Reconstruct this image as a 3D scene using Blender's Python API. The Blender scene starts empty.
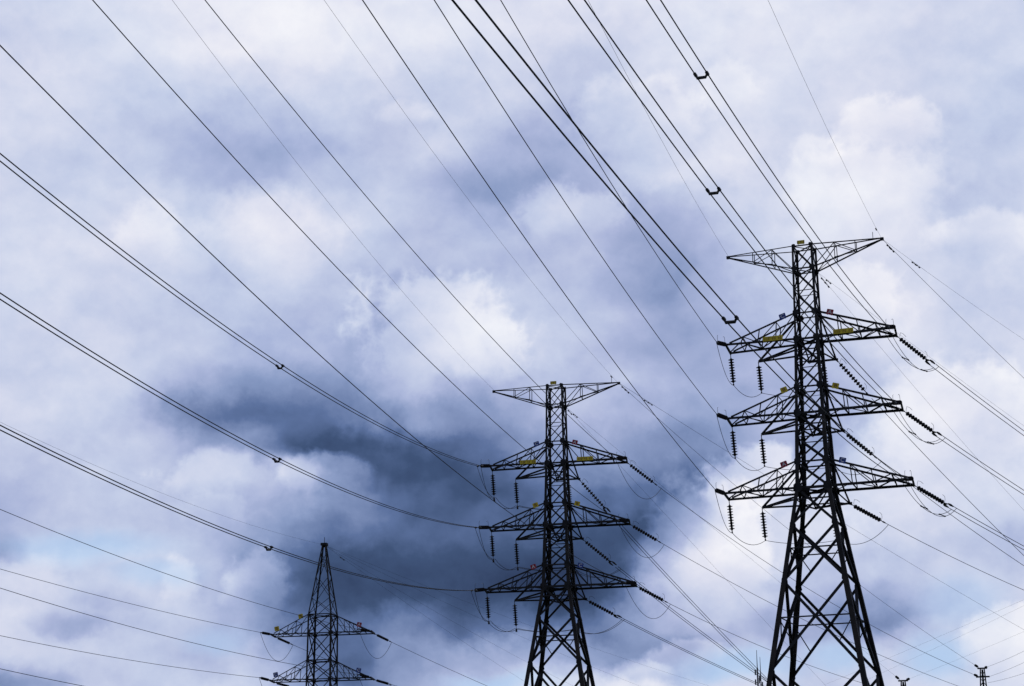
import bpy, bmesh, math, random
from mathutils import Vector, Matrix
random.seed(4)
scene = bpy.context.scene
COL = scene.collection

# ------------------------------------------------------------------ camera
cam_data = bpy.data.cameras.new("camera")
cam = bpy.data.objects.new("camera", cam_data)
COL.objects.link(cam)
cam_data.sensor_width = 36.0
cam_data.lens = 1916.0 * 36.0 / 1024.0
cam_data.clip_start = 0.1
cam_data.clip_end = 20000.0
cam.matrix_world = Matrix((
    (0.99996531, 0.00832939, 0.0, 0.0),
    (0.00224574, -0.26960668, -0.96296791, 0.0),
    (-0.00802094, 0.9629345, -0.26961603, 1.6),
    (0, 0, 0, 1)))
scene.camera = cam

# ------------------------------------------------------------------ world, sun, exposure
SUN_AZ, SUN_EL = math.radians(-9.0), math.radians(38.0)     # behind the thin bright cloud, ahead of the camera
world = bpy.data.worlds.new("World")
scene.world = world
world.use_nodes = True
NT = world.node_tree
NT.nodes.clear()

def node(kind, **kw):
    n = NT.nodes.new(kind)
    for k, v in kw.items():
        setattr(n, k, v)
    return n
def link(a, b):
    NT.links.new(a, b)
def math_(op, a, b=None, c=None, clamp=False):
    n = node('ShaderNodeMath', operation=op, use_clamp=clamp)
    for i, x in enumerate((a, b, c)):
        if x is None: continue
        if isinstance(x, (int, float)): n.inputs[i].default_value = x
        else: link(x, n.inputs[i])
    return n.outputs[0]
def vmath(op, a, b=None, scale=None):
    n = node('ShaderNodeVectorMath', operation=op)
    for i, x in enumerate((a, b)):
        if x is None: continue
        if isinstance(x, tuple): n.inputs[i].default_value = x
        else: link(x, n.inputs[i])
    if scale is not None: n.inputs['Scale'].default_value = scale
    return n.outputs['Vector']
def smooth(x, a, b, lo=0.0, hi=1.0, kind='SMOOTHSTEP'):
    n = node('ShaderNodeMapRange', interpolation_type=kind, clamp=True)
    link(x, n.inputs['Value'])
    for k, v in (('From Min', a), ('From Max', b), ('To Min', lo), ('To Max', hi)):
        n.inputs[k].default_value = v
    return n.outputs['Result']
def noise(vec, scale, detail, rough=0.5, w=0.0, lac=2.0):
    n = node('ShaderNodeTexNoise', noise_dimensions='4D')
    link(vec, n.inputs['Vector'])
    n.inputs['W'].default_value = w
    n.inputs['Scale'].default_value = scale
    n.inputs['Detail'].default_value = detail
    n.inputs['Roughness'].default_value = rough
    n.inputs['Lacunarity'].default_value = lac
    return n
def mixf(f, a, b):
    n = node('ShaderNodeMix', data_type='FLOAT')
    for s, x in ((0, f), (2, a), (3, b)):
        if isinstance(x, (int, float)): n.inputs[s].default_value = x
        else: link(x, n.inputs[s])
    return n.outputs[0]
def lin(c):
    c = c / 255.0
    return c / 12.92 if c <= 0.04045 else ((c + 0.055) / 1.055) ** 2.4

# cloud deck: tone of the clouds by azimuth (columns, degrees right of north) and elevation (rows, degrees)
SKY_AZ = [-16.6, -15.529, -14.458, -13.387, -12.316, -11.245, -10.174, -9.103, -8.032, -6.961, -5.89, -4.819, -3.748, -2.677, -1.606, -0.535, 0.535, 1.606, 2.677, 3.748, 4.819, 5.89, 6.961, 8.032, 9.103, 10.174, 11.245, 12.316, 13.387, 14.458, 15.529, 16.6]
SKY_EL = [4.6, 5.492, 6.383, 7.275, 8.167, 9.058, 9.95, 10.842, 11.733, 12.625, 13.517, 14.408, 15.3, 16.192, 17.083, 17.975, 18.867, 19.758, 20.65, 21.542, 22.433, 23.325, 24.217, 25.108, 26.0]
SKY_TONE = [
  [62, 62, 65, 74, 79, 78, 81, 83, 81, 71, 59, 52, 59, 70, 79, 83, 85, 84, 87, 86, 82, 84, 84, 81, 80, 84, 86, 85, 86, 90, 90, 90],
  [64, 67, 72, 78, 80, 78, 81, 83, 81, 70, 59, 52, 59, 70, 79, 83, 83, 79, 82, 83, 81, 83, 84, 80, 80, 83, 86, 85, 84, 87, 91, 91],
  [85, 85, 83, 82, 80, 80, 77, 75, 77, 70, 61, 56, 60, 63, 67, 70, 72, 71, 69, 68, 63, 68, 77, 76, 79, 80, 82, 83, 82, 85, 88, 90],
  [84, 84, 85, 77, 75, 77, 79, 75, 69, 57, 47, 50, 57, 55, 49, 49, 49, 49, 53, 65, 72, 76, 79, 79, 76, 67, 67, 79, 82, 81, 85, 85],
  [83, 82, 81, 80, 82, 84, 77, 74, 62, 51, 43, 41, 43, 43, 42, 44, 43, 41, 47, 64, 75, 80, 80, 79, 77, 74, 75, 82, 82, 81, 82, 81],
  [73, 74, 78, 78, 78, 81, 81, 74, 62, 55, 46, 43, 43, 43, 42, 46, 44, 41, 45, 52, 70, 82, 82, 80, 78, 77, 80, 80, 80, 78, 78, 78],
  [71, 72, 76, 78, 79, 80, 78, 72, 68, 62, 55, 53, 49, 48, 46, 47, 47, 46, 45, 48, 62, 77, 80, 83, 82, 82, 85, 84, 83, 82, 82, 82],
  [74, 74, 75, 78, 80, 80, 75, 69, 69, 68, 65, 57, 50, 47, 46, 47, 49, 52, 50, 53, 56, 63, 70, 76, 82, 85, 87, 87, 86, 86, 87, 87],
  [80, 79, 79, 80, 82, 80, 73, 72, 73, 66, 60, 52, 50, 47, 46, 49, 55, 59, 59, 59, 58, 56, 64, 73, 77, 82, 85, 85, 84, 83, 85, 87],
  [83, 83, 82, 81, 81, 81, 73, 69, 70, 62, 55, 50, 49, 50, 50, 53, 60, 66, 67, 63, 60, 59, 66, 73, 68, 75, 83, 84, 82, 80, 84, 87],
  [84, 84, 83, 84, 84, 77, 67, 60, 57, 59, 60, 62, 66, 65, 59, 61, 69, 75, 75, 71, 67, 66, 69, 73, 70, 75, 80, 83, 81, 79, 85, 87],
  [83, 83, 84, 85, 86, 84, 78, 72, 65, 64, 65, 68, 74, 76, 69, 71, 77, 76, 76, 76, 74, 71, 70, 72, 72, 75, 80, 82, 82, 82, 86, 86],
  [84, 84, 84, 85, 85, 83, 81, 77, 73, 72, 70, 70, 70, 78, 81, 81, 83, 79, 76, 75, 72, 71, 71, 72, 75, 79, 84, 86, 84, 84, 85, 85],
  [82, 82, 83, 82, 81, 81, 80, 79, 77, 76, 76, 73, 68, 73, 81, 83, 83, 80, 78, 75, 69, 69, 72, 76, 78, 82, 86, 88, 84, 83, 84, 85],
  [83, 83, 86, 85, 84, 83, 81, 80, 82, 83, 80, 77, 72, 71, 76, 79, 79, 78, 78, 77, 69, 69, 74, 79, 81, 84, 86, 87, 83, 83, 86, 87],
  [84, 84, 86, 86, 87, 84, 84, 81, 85, 87, 84, 80, 77, 77, 77, 76, 76, 77, 78, 75, 71, 72, 77, 82, 86, 87, 88, 88, 83, 80, 85, 89],
  [86, 86, 86, 86, 87, 85, 85, 80, 85, 86, 84, 81, 79, 78, 76, 74, 75, 76, 74, 71, 72, 76, 81, 85, 88, 88, 88, 87, 83, 79, 82, 86],
  [85, 85, 84, 84, 85, 84, 81, 78, 82, 85, 84, 82, 79, 76, 71, 71, 71, 74, 69, 69, 73, 80, 85, 87, 90, 89, 89, 87, 82, 81, 81, 81],
  [86, 85, 84, 82, 80, 78, 74, 73, 74, 77, 78, 78, 76, 74, 73, 71, 70, 68, 72, 79, 86, 89, 90, 86, 88, 87, 87, 85, 82, 82, 82, 83],
  [87, 86, 86, 84, 81, 77, 73, 71, 71, 73, 74, 76, 79, 82, 78, 75, 71, 70, 71, 77, 82, 87, 89, 85, 85, 84, 85, 83, 82, 81, 81, 82],
  [87, 86, 86, 84, 83, 81, 79, 78, 77, 78, 79, 80, 78, 79, 82, 81, 77, 75, 73, 76, 81, 86, 87, 87, 87, 88, 87, 84, 83, 81, 81, 80],
  [85, 86, 87, 86, 86, 86, 86, 86, 86, 87, 86, 86, 86, 84, 83, 84, 82, 79, 78, 80, 85, 88, 86, 89, 87, 86, 86, 85, 84, 83, 82, 82],
  [83, 84, 85, 87, 88, 89, 91, 92, 93, 93, 92, 92, 90, 88, 86, 86, 86, 84, 83, 85, 88, 89, 90, 90, 89, 88, 87, 86, 85, 84, 83, 83],
  [84, 85, 86, 88, 89, 91, 93, 94, 95, 95, 94, 93, 92, 91, 90, 90, 89, 89, 88, 89, 90, 90, 90, 90, 90, 89, 88, 87, 86, 85, 84, 84],
  [84, 85, 86, 88, 90, 92, 94, 95, 96, 95, 94, 93, 92, 92, 91, 91, 91, 91, 91, 90, 90, 90, 90, 90, 90, 89, 88, 87, 86, 85, 84, 84],
]
PUFFS = [(-2.17, 15.59, 2.3, 1.67, 13.0, 0.323, 1.0), (-7.56, 18.77, 1.93, 1.18, 6.0, 0.425, 0.8), (-11.25, 18.53, 0.85, 0.82, 8.0, 0.34, 0.8), (-3.21, 22.45, 0.77, 0.44, 8.0, 0.425, 0.9), (1.55, 19.47, 1.45, 0.83, 10.0, 0.255, 0.8), (4.16, 22.05, 1.75, 1.23, 8.0, 0.34, 0.8), (6.99, 22.72, 0.82, 0.93, 6.0, 0.34, 0.7), (11.69, 21.54, 1.53, 0.87, 8.0, 0.187, 0.7), (9.79, 21.03, 0.68, 0.52, 6.0, 0.255, 0.7), (11.39, 19.46, 2.26, 1.6, 6.0, 0.212, 0.6), (14.78, 18.32, 1.61, 0.63, 8.0, 0.297, 0.8), (10.6, 16.57, 1.65, 1.23, 8.0, 0.212, 0.7), (-8.41, 11.5, 2.4, 0.77, 12.0, 0.255, 0.8), (-5.71, 11.66, 1.27, 0.59, 14.0, 0.255, 0.8), (-8.97, 10.55, 1.19, 0.59, 6.0, 0.34, 0.8), (5.94, 9.08, 2.07, 2.12, 12.0, 0.238, 0.7), (7.31, 11.16, 1.43, 1.06, 18.0, 0.212, 0.7), (13.17, 12.75, 2.44, 1.74, 12.0, 0.297, 0.7), (8.58, 9.59, 2.05, 1.47, 6.0, 0.34, 0.7), (-14.52, 8.49, 1.13, 0.74, 6.0, 0.34, 0.8), (-10.15, 8.19, 0.58, 0.75, 10.0, 0.34, 0.8), (-7.72, 8.43, 1.06, 0.99, 12.0, 0.297, 0.8), (-12.41, 9.07, 1.3, 0.4, 6.0, 0.425, 0.8), (5.19, 6.24, 1.12, 0.44, 14.0, 0.255, 0.8), (3.71, 5.97, 0.65, 0.26, 10.0, 0.34, 0.8), (14.2, 6.45, 1.28, 1.02, 12.0, 0.187, 0.7), (2.22, 5.35, 1.77, 0.46, 8.0, 0.34, 0.7), (-13.32, 7.27, 1.31, 0.4, -7.0, 0.383, 1.0), (-11.87, 7.99, 0.98, 0.4, -6.0, 0.383, 1.0), (11.31, 7.9, 2.0, 0.78, -8.0, 0.323, 0.8), (8.46, 7.27, 1.45, 0.7, -8.0, 0.34, 0.7), (-6.82, 13.84, 3.82, 1.31, -8.0, 0.297, 0.8), (-3.91, 12.54, 2.59, 1.07, -6.0, 0.297, 0.8), (-2.23, 11.41, 2.13, 0.89, -4.0, 0.34, 0.8), (-1.77, 8.84, 4.35, 1.42, -4.0, 0.297, 0.7), (1.39, 9.31, 2.1, 1.48, -6.0, 0.34, 0.7), (2.54, 6.66, 2.37, 0.53, -8.0, 0.34, 0.7), (4.74, 10.88, 1.35, 1.48, -8.0, 0.297, 0.7), (-0.66, 20.45, 1.75, 0.77, -6.0, 0.383, 0.8), (4.04, 18.05, 1.25, 1.19, -6.0, 0.425, 0.8), (4.83, 15.64, 1.54, 1.19, -4.0, 0.425, 0.8), (-15.0, 9.42, 0.62, 0.63, -10.0, 0.34, 0.8), (-14.34, 5.61, 1.4, 0.45, -10.0, 0.34, 0.8), (-5.47, 6.41, 1.18, 0.7, -8.0, 0.34, 0.8)]
GAPS = [(6.65, 5.92, 2.33, 0.58, 0.7), (12.29, 6.15, 1.13, 0.8, 0.7), (-0.44, 5.61, 2.07, 0.35, 0.6), (-12.72, 9.41, 2.61, 0.58, 0.6), (-10.81, 8.67, 1.46, 0.46, 0.5), (-8.84, 6.82, 1.17, 0.46, 0.4), (13.1, 7.69, 1.41, 0.86, 0.35), (9.57, 6.23, 1.15, 0.57, 0.6)]
CLOUD_HUES = [(0.0, (18, 26, 44)), (0.3, (41, 56, 89)), (0.4, (61, 81, 118)), (0.5, (92, 113, 157)), (0.62, (139, 156, 196)), (0.72, (172, 183, 218)), (0.8, (197, 206, 231)), (0.88, (220, 224, 240)), (0.95, (238, 239, 247)), (1.0, (248, 248, 252))]
RELIEF, TONE_SHIFT = 0.22, -0.015


coord = node('ShaderNodeTexCoord')
d0 = coord.outputs['Generated']
# billowing: the direction is pushed about by turbulence at three sizes
def warp(vec, scale, amount, detail, rough, w):
    n = noise(vec, scale, detail, rough, w)
    return vmath('SCALE', vmath('SUBTRACT', n.outputs['Color'], (0.5, 0.5, 0.5)), scale=amount)
w1 = warp(d0, 16.0, 0.022, 2.0, 0.5, 1.3)
w2 = warp(d0, 48.0, 0.024, 7.0, 0.62, 4.7)
dw = vmath('NORMALIZE', vmath('ADD', d0, vmath('ADD', w1, w2)))
dsoft = vmath('NORMALIZE', vmath('ADD', d0, vmath('SCALE', w1, scale=0.35)))

def az_el(vec):
    s = node('ShaderNodeSeparateXYZ'); link(vec, s.inputs[0])
    az = math_('MULTIPLY', math_('ARCTAN2', s.outputs[0], s.outputs[1]), 180.0 / math.pi)
    el = math_('MULTIPLY', math_('ARCSINE', s.outputs[2]), 180.0 / math.pi)
    return az, el
AZ, EL = az_el(dw)
ncol, nrow = len(SKY_AZ), len(SKY_EL)
u = math_('DIVIDE', math_('SUBTRACT', AZ, SKY_AZ[0]), SKY_AZ[-1] - SKY_AZ[0], clamp=True)
tone = None
for j in range(nrow):
    r = node('ShaderNodeValToRGB')
    cr = r.color_ramp
    cr.interpolation = 'CARDINAL'
    while len(cr.elements) < ncol: cr.elements.new(0.5)
    for i in range(ncol):
        cr.elements[i].position = i / (ncol - 1)
        v = SKY_TONE[j][i] / 100.0
        cr.elements[i].color = (v, v, v, 1)
    link(u, r.inputs['Fac'])
    if tone is None: tone = r.outputs['Color']
    else: tone = mixf(smooth(EL, SKY_EL[j - 1], SKY_EL[j]), tone, r.outputs['Color'])

# cumulus heads and dark bellies with firmer, billowing outlines:
# (azimuth, elevation, half width, half height, lift in tone, softness, edge roughness)
dpuff = vmath('NORMALIZE', vmath('ADD', d0, vmath('ADD', vmath('SCALE', w1, scale=0.6), vmath('SCALE', w2, scale=0.55))))
AZs, ELs = az_el(dpuff)
nb = noise(d0, 62.0, 6.0, 0.55, 11.7)
billow = math_('ABSOLUTE', math_('SUBTRACT', nb.outputs['Fac'], 0.5))          # rounded lobes with sharp valleys
billow = math_('SUBTRACT', math_('MULTIPLY', billow, 2.0), 0.16)
nc = noise(d0, 27.0, 4.0, 0.55, 14.2)
ragged = math_('ADD', math_('MULTIPLY', math_('SUBTRACT', nc.outputs['Fac'], 0.5), 2.6), math_('MULTIPLY', billow, 0.9))
for (pa, pe, pw, ph, lift, soft, rough_) in PUFFS:
    a = math_('MULTIPLY', math_('SUBTRACT', AZs, pa), 1.0 / pw)
    e = math_('MULTIPLY', math_('SUBTRACT', ELs, pe), 1.0 / ph)
    rr = math_('SQRT', math_('ADD', math_('MULTIPLY', a, a), math_('MULTIPLY', e, e)))
    rr = math_('ADD', rr, math_('MULTIPLY', ragged, rough_))
    # a head is firm along its top and melts away below; a belly is firm along its base
    side = smooth(e, -1.15, 0.35) if lift > 0 else smooth(e, 1.25, -0.35)
    tone = math_('ADD', tone, math_('MULTIPLY', math_('MULTIPLY', smooth(rr, 1.05 + soft, 1.05 - soft), side), lift / 100.0))

# mottling inside the clouds
n3 = noise(vmath('MULTIPLY', dsoft, (1.0, 1.0, 1.45)), 26.0, 7.0, 0.58, 9.1)
n4 = noise(vmath('MULTIPLY', dw, (1.0, 1.0, 1.2)), 75.0, 5.0, 0.55, 2.2)
mott = math_('ADD', math_('MULTIPLY', math_('SUBTRACT', n3.outputs['Fac'], 0.5), 0.13),
             math_('ADD', math_('MULTIPLY', math_('SUBTRACT', n4.outputs['Fac'], 0.5), 0.05), math_('MULTIPLY', billow, -0.05)))
tone = math_('ADD', tone, mott)
# lumps of cloud catch the light on their upper sides: a field against itself a little higher up
drel = vmath('NORMALIZE', vmath('ADD', d0, vmath('ADD', vmath('SCALE', w1, scale=0.5), vmath('SCALE', w2, scale=0.30))))
def lumps(vec):
    n = noise(vmath('MULTIPLY', vec, (1.0, 1.0, 1.25)), 17.0, 6.0, 0.50, 5.5)
    return n.outputs['Fac']
relief = math_('SUBTRACT', lumps(drel), lumps(vmath('ADD', drel, (-0.002, 0.0, 0.0075))))
tone = math_('ADD', tone, math_('MULTIPLY', relief, RELIEF))
tone = math_('ADD', tone, TONE_SHIFT)
# away from the part of the sky in the picture the deck carries on as mixed grey-white cloud
nw = noise(d0, 3.2, 6.0, 0.55, 6.0)
wide = smooth(nw.outputs['Fac'], 0.3, 0.7, 0.5, 0.9)
AZ0, EL0 = az_el(d0)
away = math_('MAXIMUM', smooth(math_('ABSOLUTE', AZ0), 17.5, 30.0), smooth(EL0, 27.0, 38.0))
tone = mixf(away, tone, wide)

hue = node('ShaderNodeValToRGB')
cr = hue.color_ramp
cr.interpolation = 'LINEAR'
while len(cr.elements) < len(CLOUD_HUES): cr.elements.new(0.5)
for el_, (p, c) in zip(cr.elements, CLOUD_HUES):
    el_.position = p
    el_.color = (lin(c[0]), lin(c[1]), lin(c[2]), 1)
link(tone, hue.inputs['Fac'])
# warm-violet and cool-blue drift in the cloud colour
nh = noise(d0, 17.0, 3.0, 0.5, 3.3)
tint = node('ShaderNodeMix', data_type='RGBA', blend_type='MULTIPLY')
tint.inputs[0].default_value = 1.0
tr = node('ShaderNodeValToRGB')
tr.color_ramp.elements[0].position = 0.35; tr.color_ramp.elements[0].color = (0.985, 1.0, 1.01, 1)
tr.color_ramp.elements[1].position = 0.65; tr.color_ramp.elements[1].color = (1.01, 0.995, 1.0, 1)
link(nh.outputs['Fac'], tr.inputs['Fac'])
link(hue.outputs['Color'], tint.inputs[6]); link(tr.outputs['Color'], tint.inputs[7])

sky = node('ShaderNodeTexSky', sky_type='NISHITA', sun_disc=False)
sky.sun_elevation = SUN_EL
sky.sun_rotation = SUN_AZ
sky.dust_density = 0.2
sky.air_density = 1.6
sky.ozone_density = 2.0
bg_sky = node('ShaderNodeBackground'); bg_sky.inputs['Strength'].default_value = 0.10
link(sky.outputs['Color'], bg_sky.inputs['Color'])
bg_cloud = node('ShaderNodeBackground'); bg_cloud.inputs['Strength'].default_value = 1.0
link(tint.outputs[2], bg_cloud.inputs['Color'])
# cloud cover with a few thin places where the blue comes through
cover = 1.0
gap = None
for (pa, pe, pw, ph, amt) in GAPS:
    a = math_('DIVIDE', math_('SUBTRACT', AZs, pa), pw)
    e = math_('DIVIDE', math_('SUBTRACT', ELs, pe), ph)
    rr = math_('SQRT', math_('ADD', math_('MULTIPLY', a, a), math_('MULTIPLY', e, e)))
    g = math_('MULTIPLY', smooth(rr, 1.3, 0.2), amt)
    gap = g if gap is None else math_('MAXIMUM', gap, g)
# through the thin places shows pale blue air; the clear sky itself adds a little everywhere
bg_blue = node('ShaderNodeBackground'); bg_blue.inputs['Color'].default_value = (lin(172), lin(204), lin(240), 1)
veil = node('ShaderNodeMixShader')
link(gap, veil.inputs[0])
link(bg_cloud.outputs[0], veil.inputs[1]); link(bg_blue.outputs[0], veil.inputs[2])
shader = node('ShaderNodeMixShader')
shader.inputs[0].default_value = 0.008
link(veil.outputs[0], shader.inputs[1]); link(bg_sky.outputs[0], shader.inputs[2])
out = node('ShaderNodeOutputWorld')
link(shader.outputs[0], out.inputs['Surface'])
world.cycles.sampling_method = 'MANUAL'
world.cycles.sample_map_resolution = 512

sun_data = bpy.data.lights.new("sun", 'SUN')
sun_data.energy = 0.8
sun_data.angle = math.radians(14)
sun_data.color = (1.0, 0.96, 0.9)
sun = bpy.data.objects.new("sun", sun_data)
COL.objects.link(sun)
sd = Vector((math.sin(SUN_AZ) * math.cos(SUN_EL), math.cos(SUN_AZ) * math.cos(SUN_EL), math.sin(SUN_EL)))
sun.rotation_euler = sd.to_track_quat('Z', 'Y').to_euler()

vs = scene.view_settings
vs.view_transform = 'Standard'
vs.look = 'None'
vs.exposure = 0.0
vs.gamma = 1.0
vs.use_curve_mapping = False

# ------------------------------------------------------------------ materials
def material(name, col_a, col_b, scale=2.0, rough=0.7, metallic=0.0, spec=0.3):
    m = bpy.data.materials.new(name)
    m.use_nodes = True
    t = m.node_tree
    b = t.nodes['Principled BSDF']
    b.inputs['Roughness'].default_value = rough
    b.inputs['Metallic'].default_value = metallic
    b.inputs['Specular IOR Level'].default_value = spec
    tc = t.nodes.new('ShaderNodeTexCoord')
    n = t.nodes.new('ShaderNodeTexNoise')
    n.inputs['Scale'].default_value = scale
    n.inputs['Detail'].default_value = 5.0
    r = t.nodes.new('ShaderNodeValToRGB')
    r.color_ramp.elements[0].position = 0.38; r.color_ramp.elements[0].color = (*col_a, 1)
    r.color_ramp.elements[1].position = 0.66; r.color_ramp.elements[1].color = (*col_b, 1)
    t.links.new(tc.outputs['Object'], n.inputs['Vector'])
    t.links.new(n.outputs['Fac'], r.inputs['Fac'])
    t.links.new(r.outputs['Color'], b.inputs['Base Color'])
    return m
M_STEEL = material('silhouette_steel', (0.009, 0.0095, 0.011), (0.018, 0.017, 0.018), 1.3, 0.75, 0.0, 0.15)  # near-black base puts the towers' backlit silhouette into the colour
M_LEG = material('silhouette_leg_steel', (0.009, 0.009, 0.0095), (0.026, 0.021, 0.018), 0.8, 0.75, 0.0, 0.15)  # same backlit darkness in the base colour, plus a random brownish tone
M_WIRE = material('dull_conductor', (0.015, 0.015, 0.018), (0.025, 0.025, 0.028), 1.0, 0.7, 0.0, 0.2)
M_DISC = material('dark_porcelain', (0.010, 0.009, 0.010), (0.018, 0.015, 0.015), 3.0, 0.7, 0.0, 0.12)
M_FIT = material('fitting_steel', (0.014, 0.014, 0.016), (0.03, 0.03, 0.032), 4.0, 0.6, 0.0, 0.2)
M_YEL = material('yellow_plate_paint', (0.36, 0.27, 0.01), (0.50, 0.39, 0.015), 5.0, 0.6)
M_BLUE = material('blue_plate_paint', (0.006, 0.026, 0.15), (0.012, 0.04, 0.22), 5.0, 0.6)
M_RED = material('red_plate_paint', (0.17, 0.008, 0.02), (0.27, 0.016, 0.03), 5.0, 0.6)
M_WHITE = material('white_lettering', (0.35, 0.35, 0.36), (0.5, 0.5, 0.5), 5.0, 0.6)
M_DARK = material('dark_lettering', (0.14, 0.07, 0.015), (0.20, 0.10, 0.02), 5.0, 0.6)
M_CONC = material('footing_concrete', (0.25, 0.24, 0.22), (0.38, 0.37, 0.35), 3.0, 0.9)
M_GRASS = material('rough_grass', (0.035, 0.055, 0.018), (0.09, 0.10, 0.035), 0.15, 0.95)
M_MAST = material('mast_steel', (0.05, 0.05, 0.06), (0.09, 0.09, 0.10), 1.0, 0.7)

# ------------------------------------------------------------------ mesh helpers
class MB:
    def __init__(s): s.v = []; s.f = []
    def add(s, verts, faces):
        k = len(s.v)
        s.v.extend([tuple(v) for v in verts])
        s.f.extend([tuple(i + k for i in f) for f in faces])
    def prism(s, p, q, section):
        """section: list of offset vectors, swept from p to q"""
        p, q = Vector(p), Vector(q)
        n = len(section)
        vs_ = [p + o for o in section] + [q + o for o in section]
        fs = [(i, (i + 1) % n, n + (i + 1) % n, n + i) for i in range(n)]
        fs += [tuple(range(n))[::-1], tuple(range(n, 2 * n))]
        s.add(vs_, fs)
    def angle(s, p, q, a, b, w, t):
        """rolled angle section: flanges of width w along a and b"""
        a, b = Vector(a).normalized(), Vector(b).normalized()
        pts = [(0, 0), (w, 0), (w, t), (t, t), (t, w), (0, w)]
        s.prism(p, q, [a * x + b * y for x, y in pts])
    def box(s, c, ax, ay, az):
        c = Vector(c); ax, ay, az = Vector(ax), Vector(ay), Vector(az)
        s.prism(c - az, c + az, [-ax - ay, ax - ay, ax + ay, -ax + ay])
    def tube(s, pts, r, n=6, caps=True):
        pts = [Vector(p) for p in pts]
        rings = []
        ref = None
        for i, p in enumerate(pts):
            t = (pts[min(i + 1, len(pts) - 1)] - pts[max(i - 1, 0)]).normalized()
            if ref is None:
                ref = t.orthogonal().normalized()
            ref = (ref - t * ref.dot(t)).normalized()
            bi = t.cross(ref)
            rr = r[i] if isinstance(r, (list, tuple)) else r
            rings.append([p + (ref * math.cos(2 * math.pi * k / n) + bi * math.sin(2 * math.pi * k / n)) * rr for k in range(n)])
        vs_ = [v for ring in rings for v in ring]
        fs = []
        for i in range(len(pts) - 1):
            for k in range(n):
                fs.append((i * n + k, i * n + (k + 1) % n, (i + 1) * n + (k + 1) % n, (i + 1) * n + k))
        if caps:
            fs.append(tuple(range(n))[::-1]); fs.append(tuple(range((len(pts) - 1) * n, len(pts) * n)))
        s.add(vs_, fs)
    def lathe(s, prof, n=14):
        """prof: (radius, z) list, round the local Z axis"""
        vs_, fs = [], []
        for (r, z) in prof:
            for k in range(n):
                a = 2 * math.pi * k / n
                vs_.append((r * math.cos(a), r * math.sin(a), z))
        for i in range(len(prof) - 1):
            for k in range(n):
                fs.append((i * n + k, i * n + (k + 1) % n, (i + 1) * n + (k + 1) % n, (i + 1) * n + k))
        fs.append(tuple(range(n))[::-1]); fs.append(tuple(range((len(prof) - 1) * n, len(prof) * n)))
        s.add(vs_, fs)
    def mesh(s, name, mat, smooth_=False):
        me = bpy.data.meshes.new(name)
        me.from_pydata(s.v, [], s.f)
        me.materials.append(mat)
        if smooth_:
            me.polygons.foreach_set('use_smooth', [True] * len(me.polygons))
        me.update()
        return me
    def build(s, name, mat, parent=None, smooth_=False):
        return link_obj(name, s.mesh(name, mat, smooth_), parent)

def link_obj(name, data, parent=None):
    o = bpy.data.objects.new(name, data)
    COL.objects.link(o)
    if parent is not None: o.parent = parent
    return o
def tag(o, label, cat, group=None):
    o['label'] = label; o['category'] = cat
    if group: o['group'] = group
    return o
def empty(name, label, cat, matrix=None, group=None):
    o = link_obj(name, None)
    o.empty_display_size = 0.5
    if matrix is not None: o.matrix_world = matrix
    return tag(o, label, cat, group)

# ------------------------------------------------------------------ ground
g = MB()
g.add([(-3000, -3000, 0), (3000, -3000, 0), (3000, 3000, 0), (-3000, 3000, 0)], [(0, 1, 2, 3)])
o = g.build('ground', M_GRASS); o['kind'] = 'structure'

# ------------------------------------------------------------------ lattice towers
def brace_mb(mb, p, q, N, w, off=0.0, t=None):
    p, q, N = Vector(p), Vector(q), Vector(N)
    d = (q - p).normalized()
    u_ = N.cross(d)
    if u_.length < 1e-4: u_ = d.orthogonal()
    u_.normalize()
    inn = d.cross(u_).normalized()
    if inn.dot(N) > 0: inn = -inn
    t = t or max(0.012, w * 0.13)
    base = -u_ * (w * 0.5) + inn * off
    mb.angle(p + base, q + base, u_, inn, w, t)
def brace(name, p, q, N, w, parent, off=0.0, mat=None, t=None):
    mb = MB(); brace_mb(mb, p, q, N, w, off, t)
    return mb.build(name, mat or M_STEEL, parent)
def lerp(a, b, t): return Vector(a) * (1 - t) + Vector(b) * t

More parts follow.
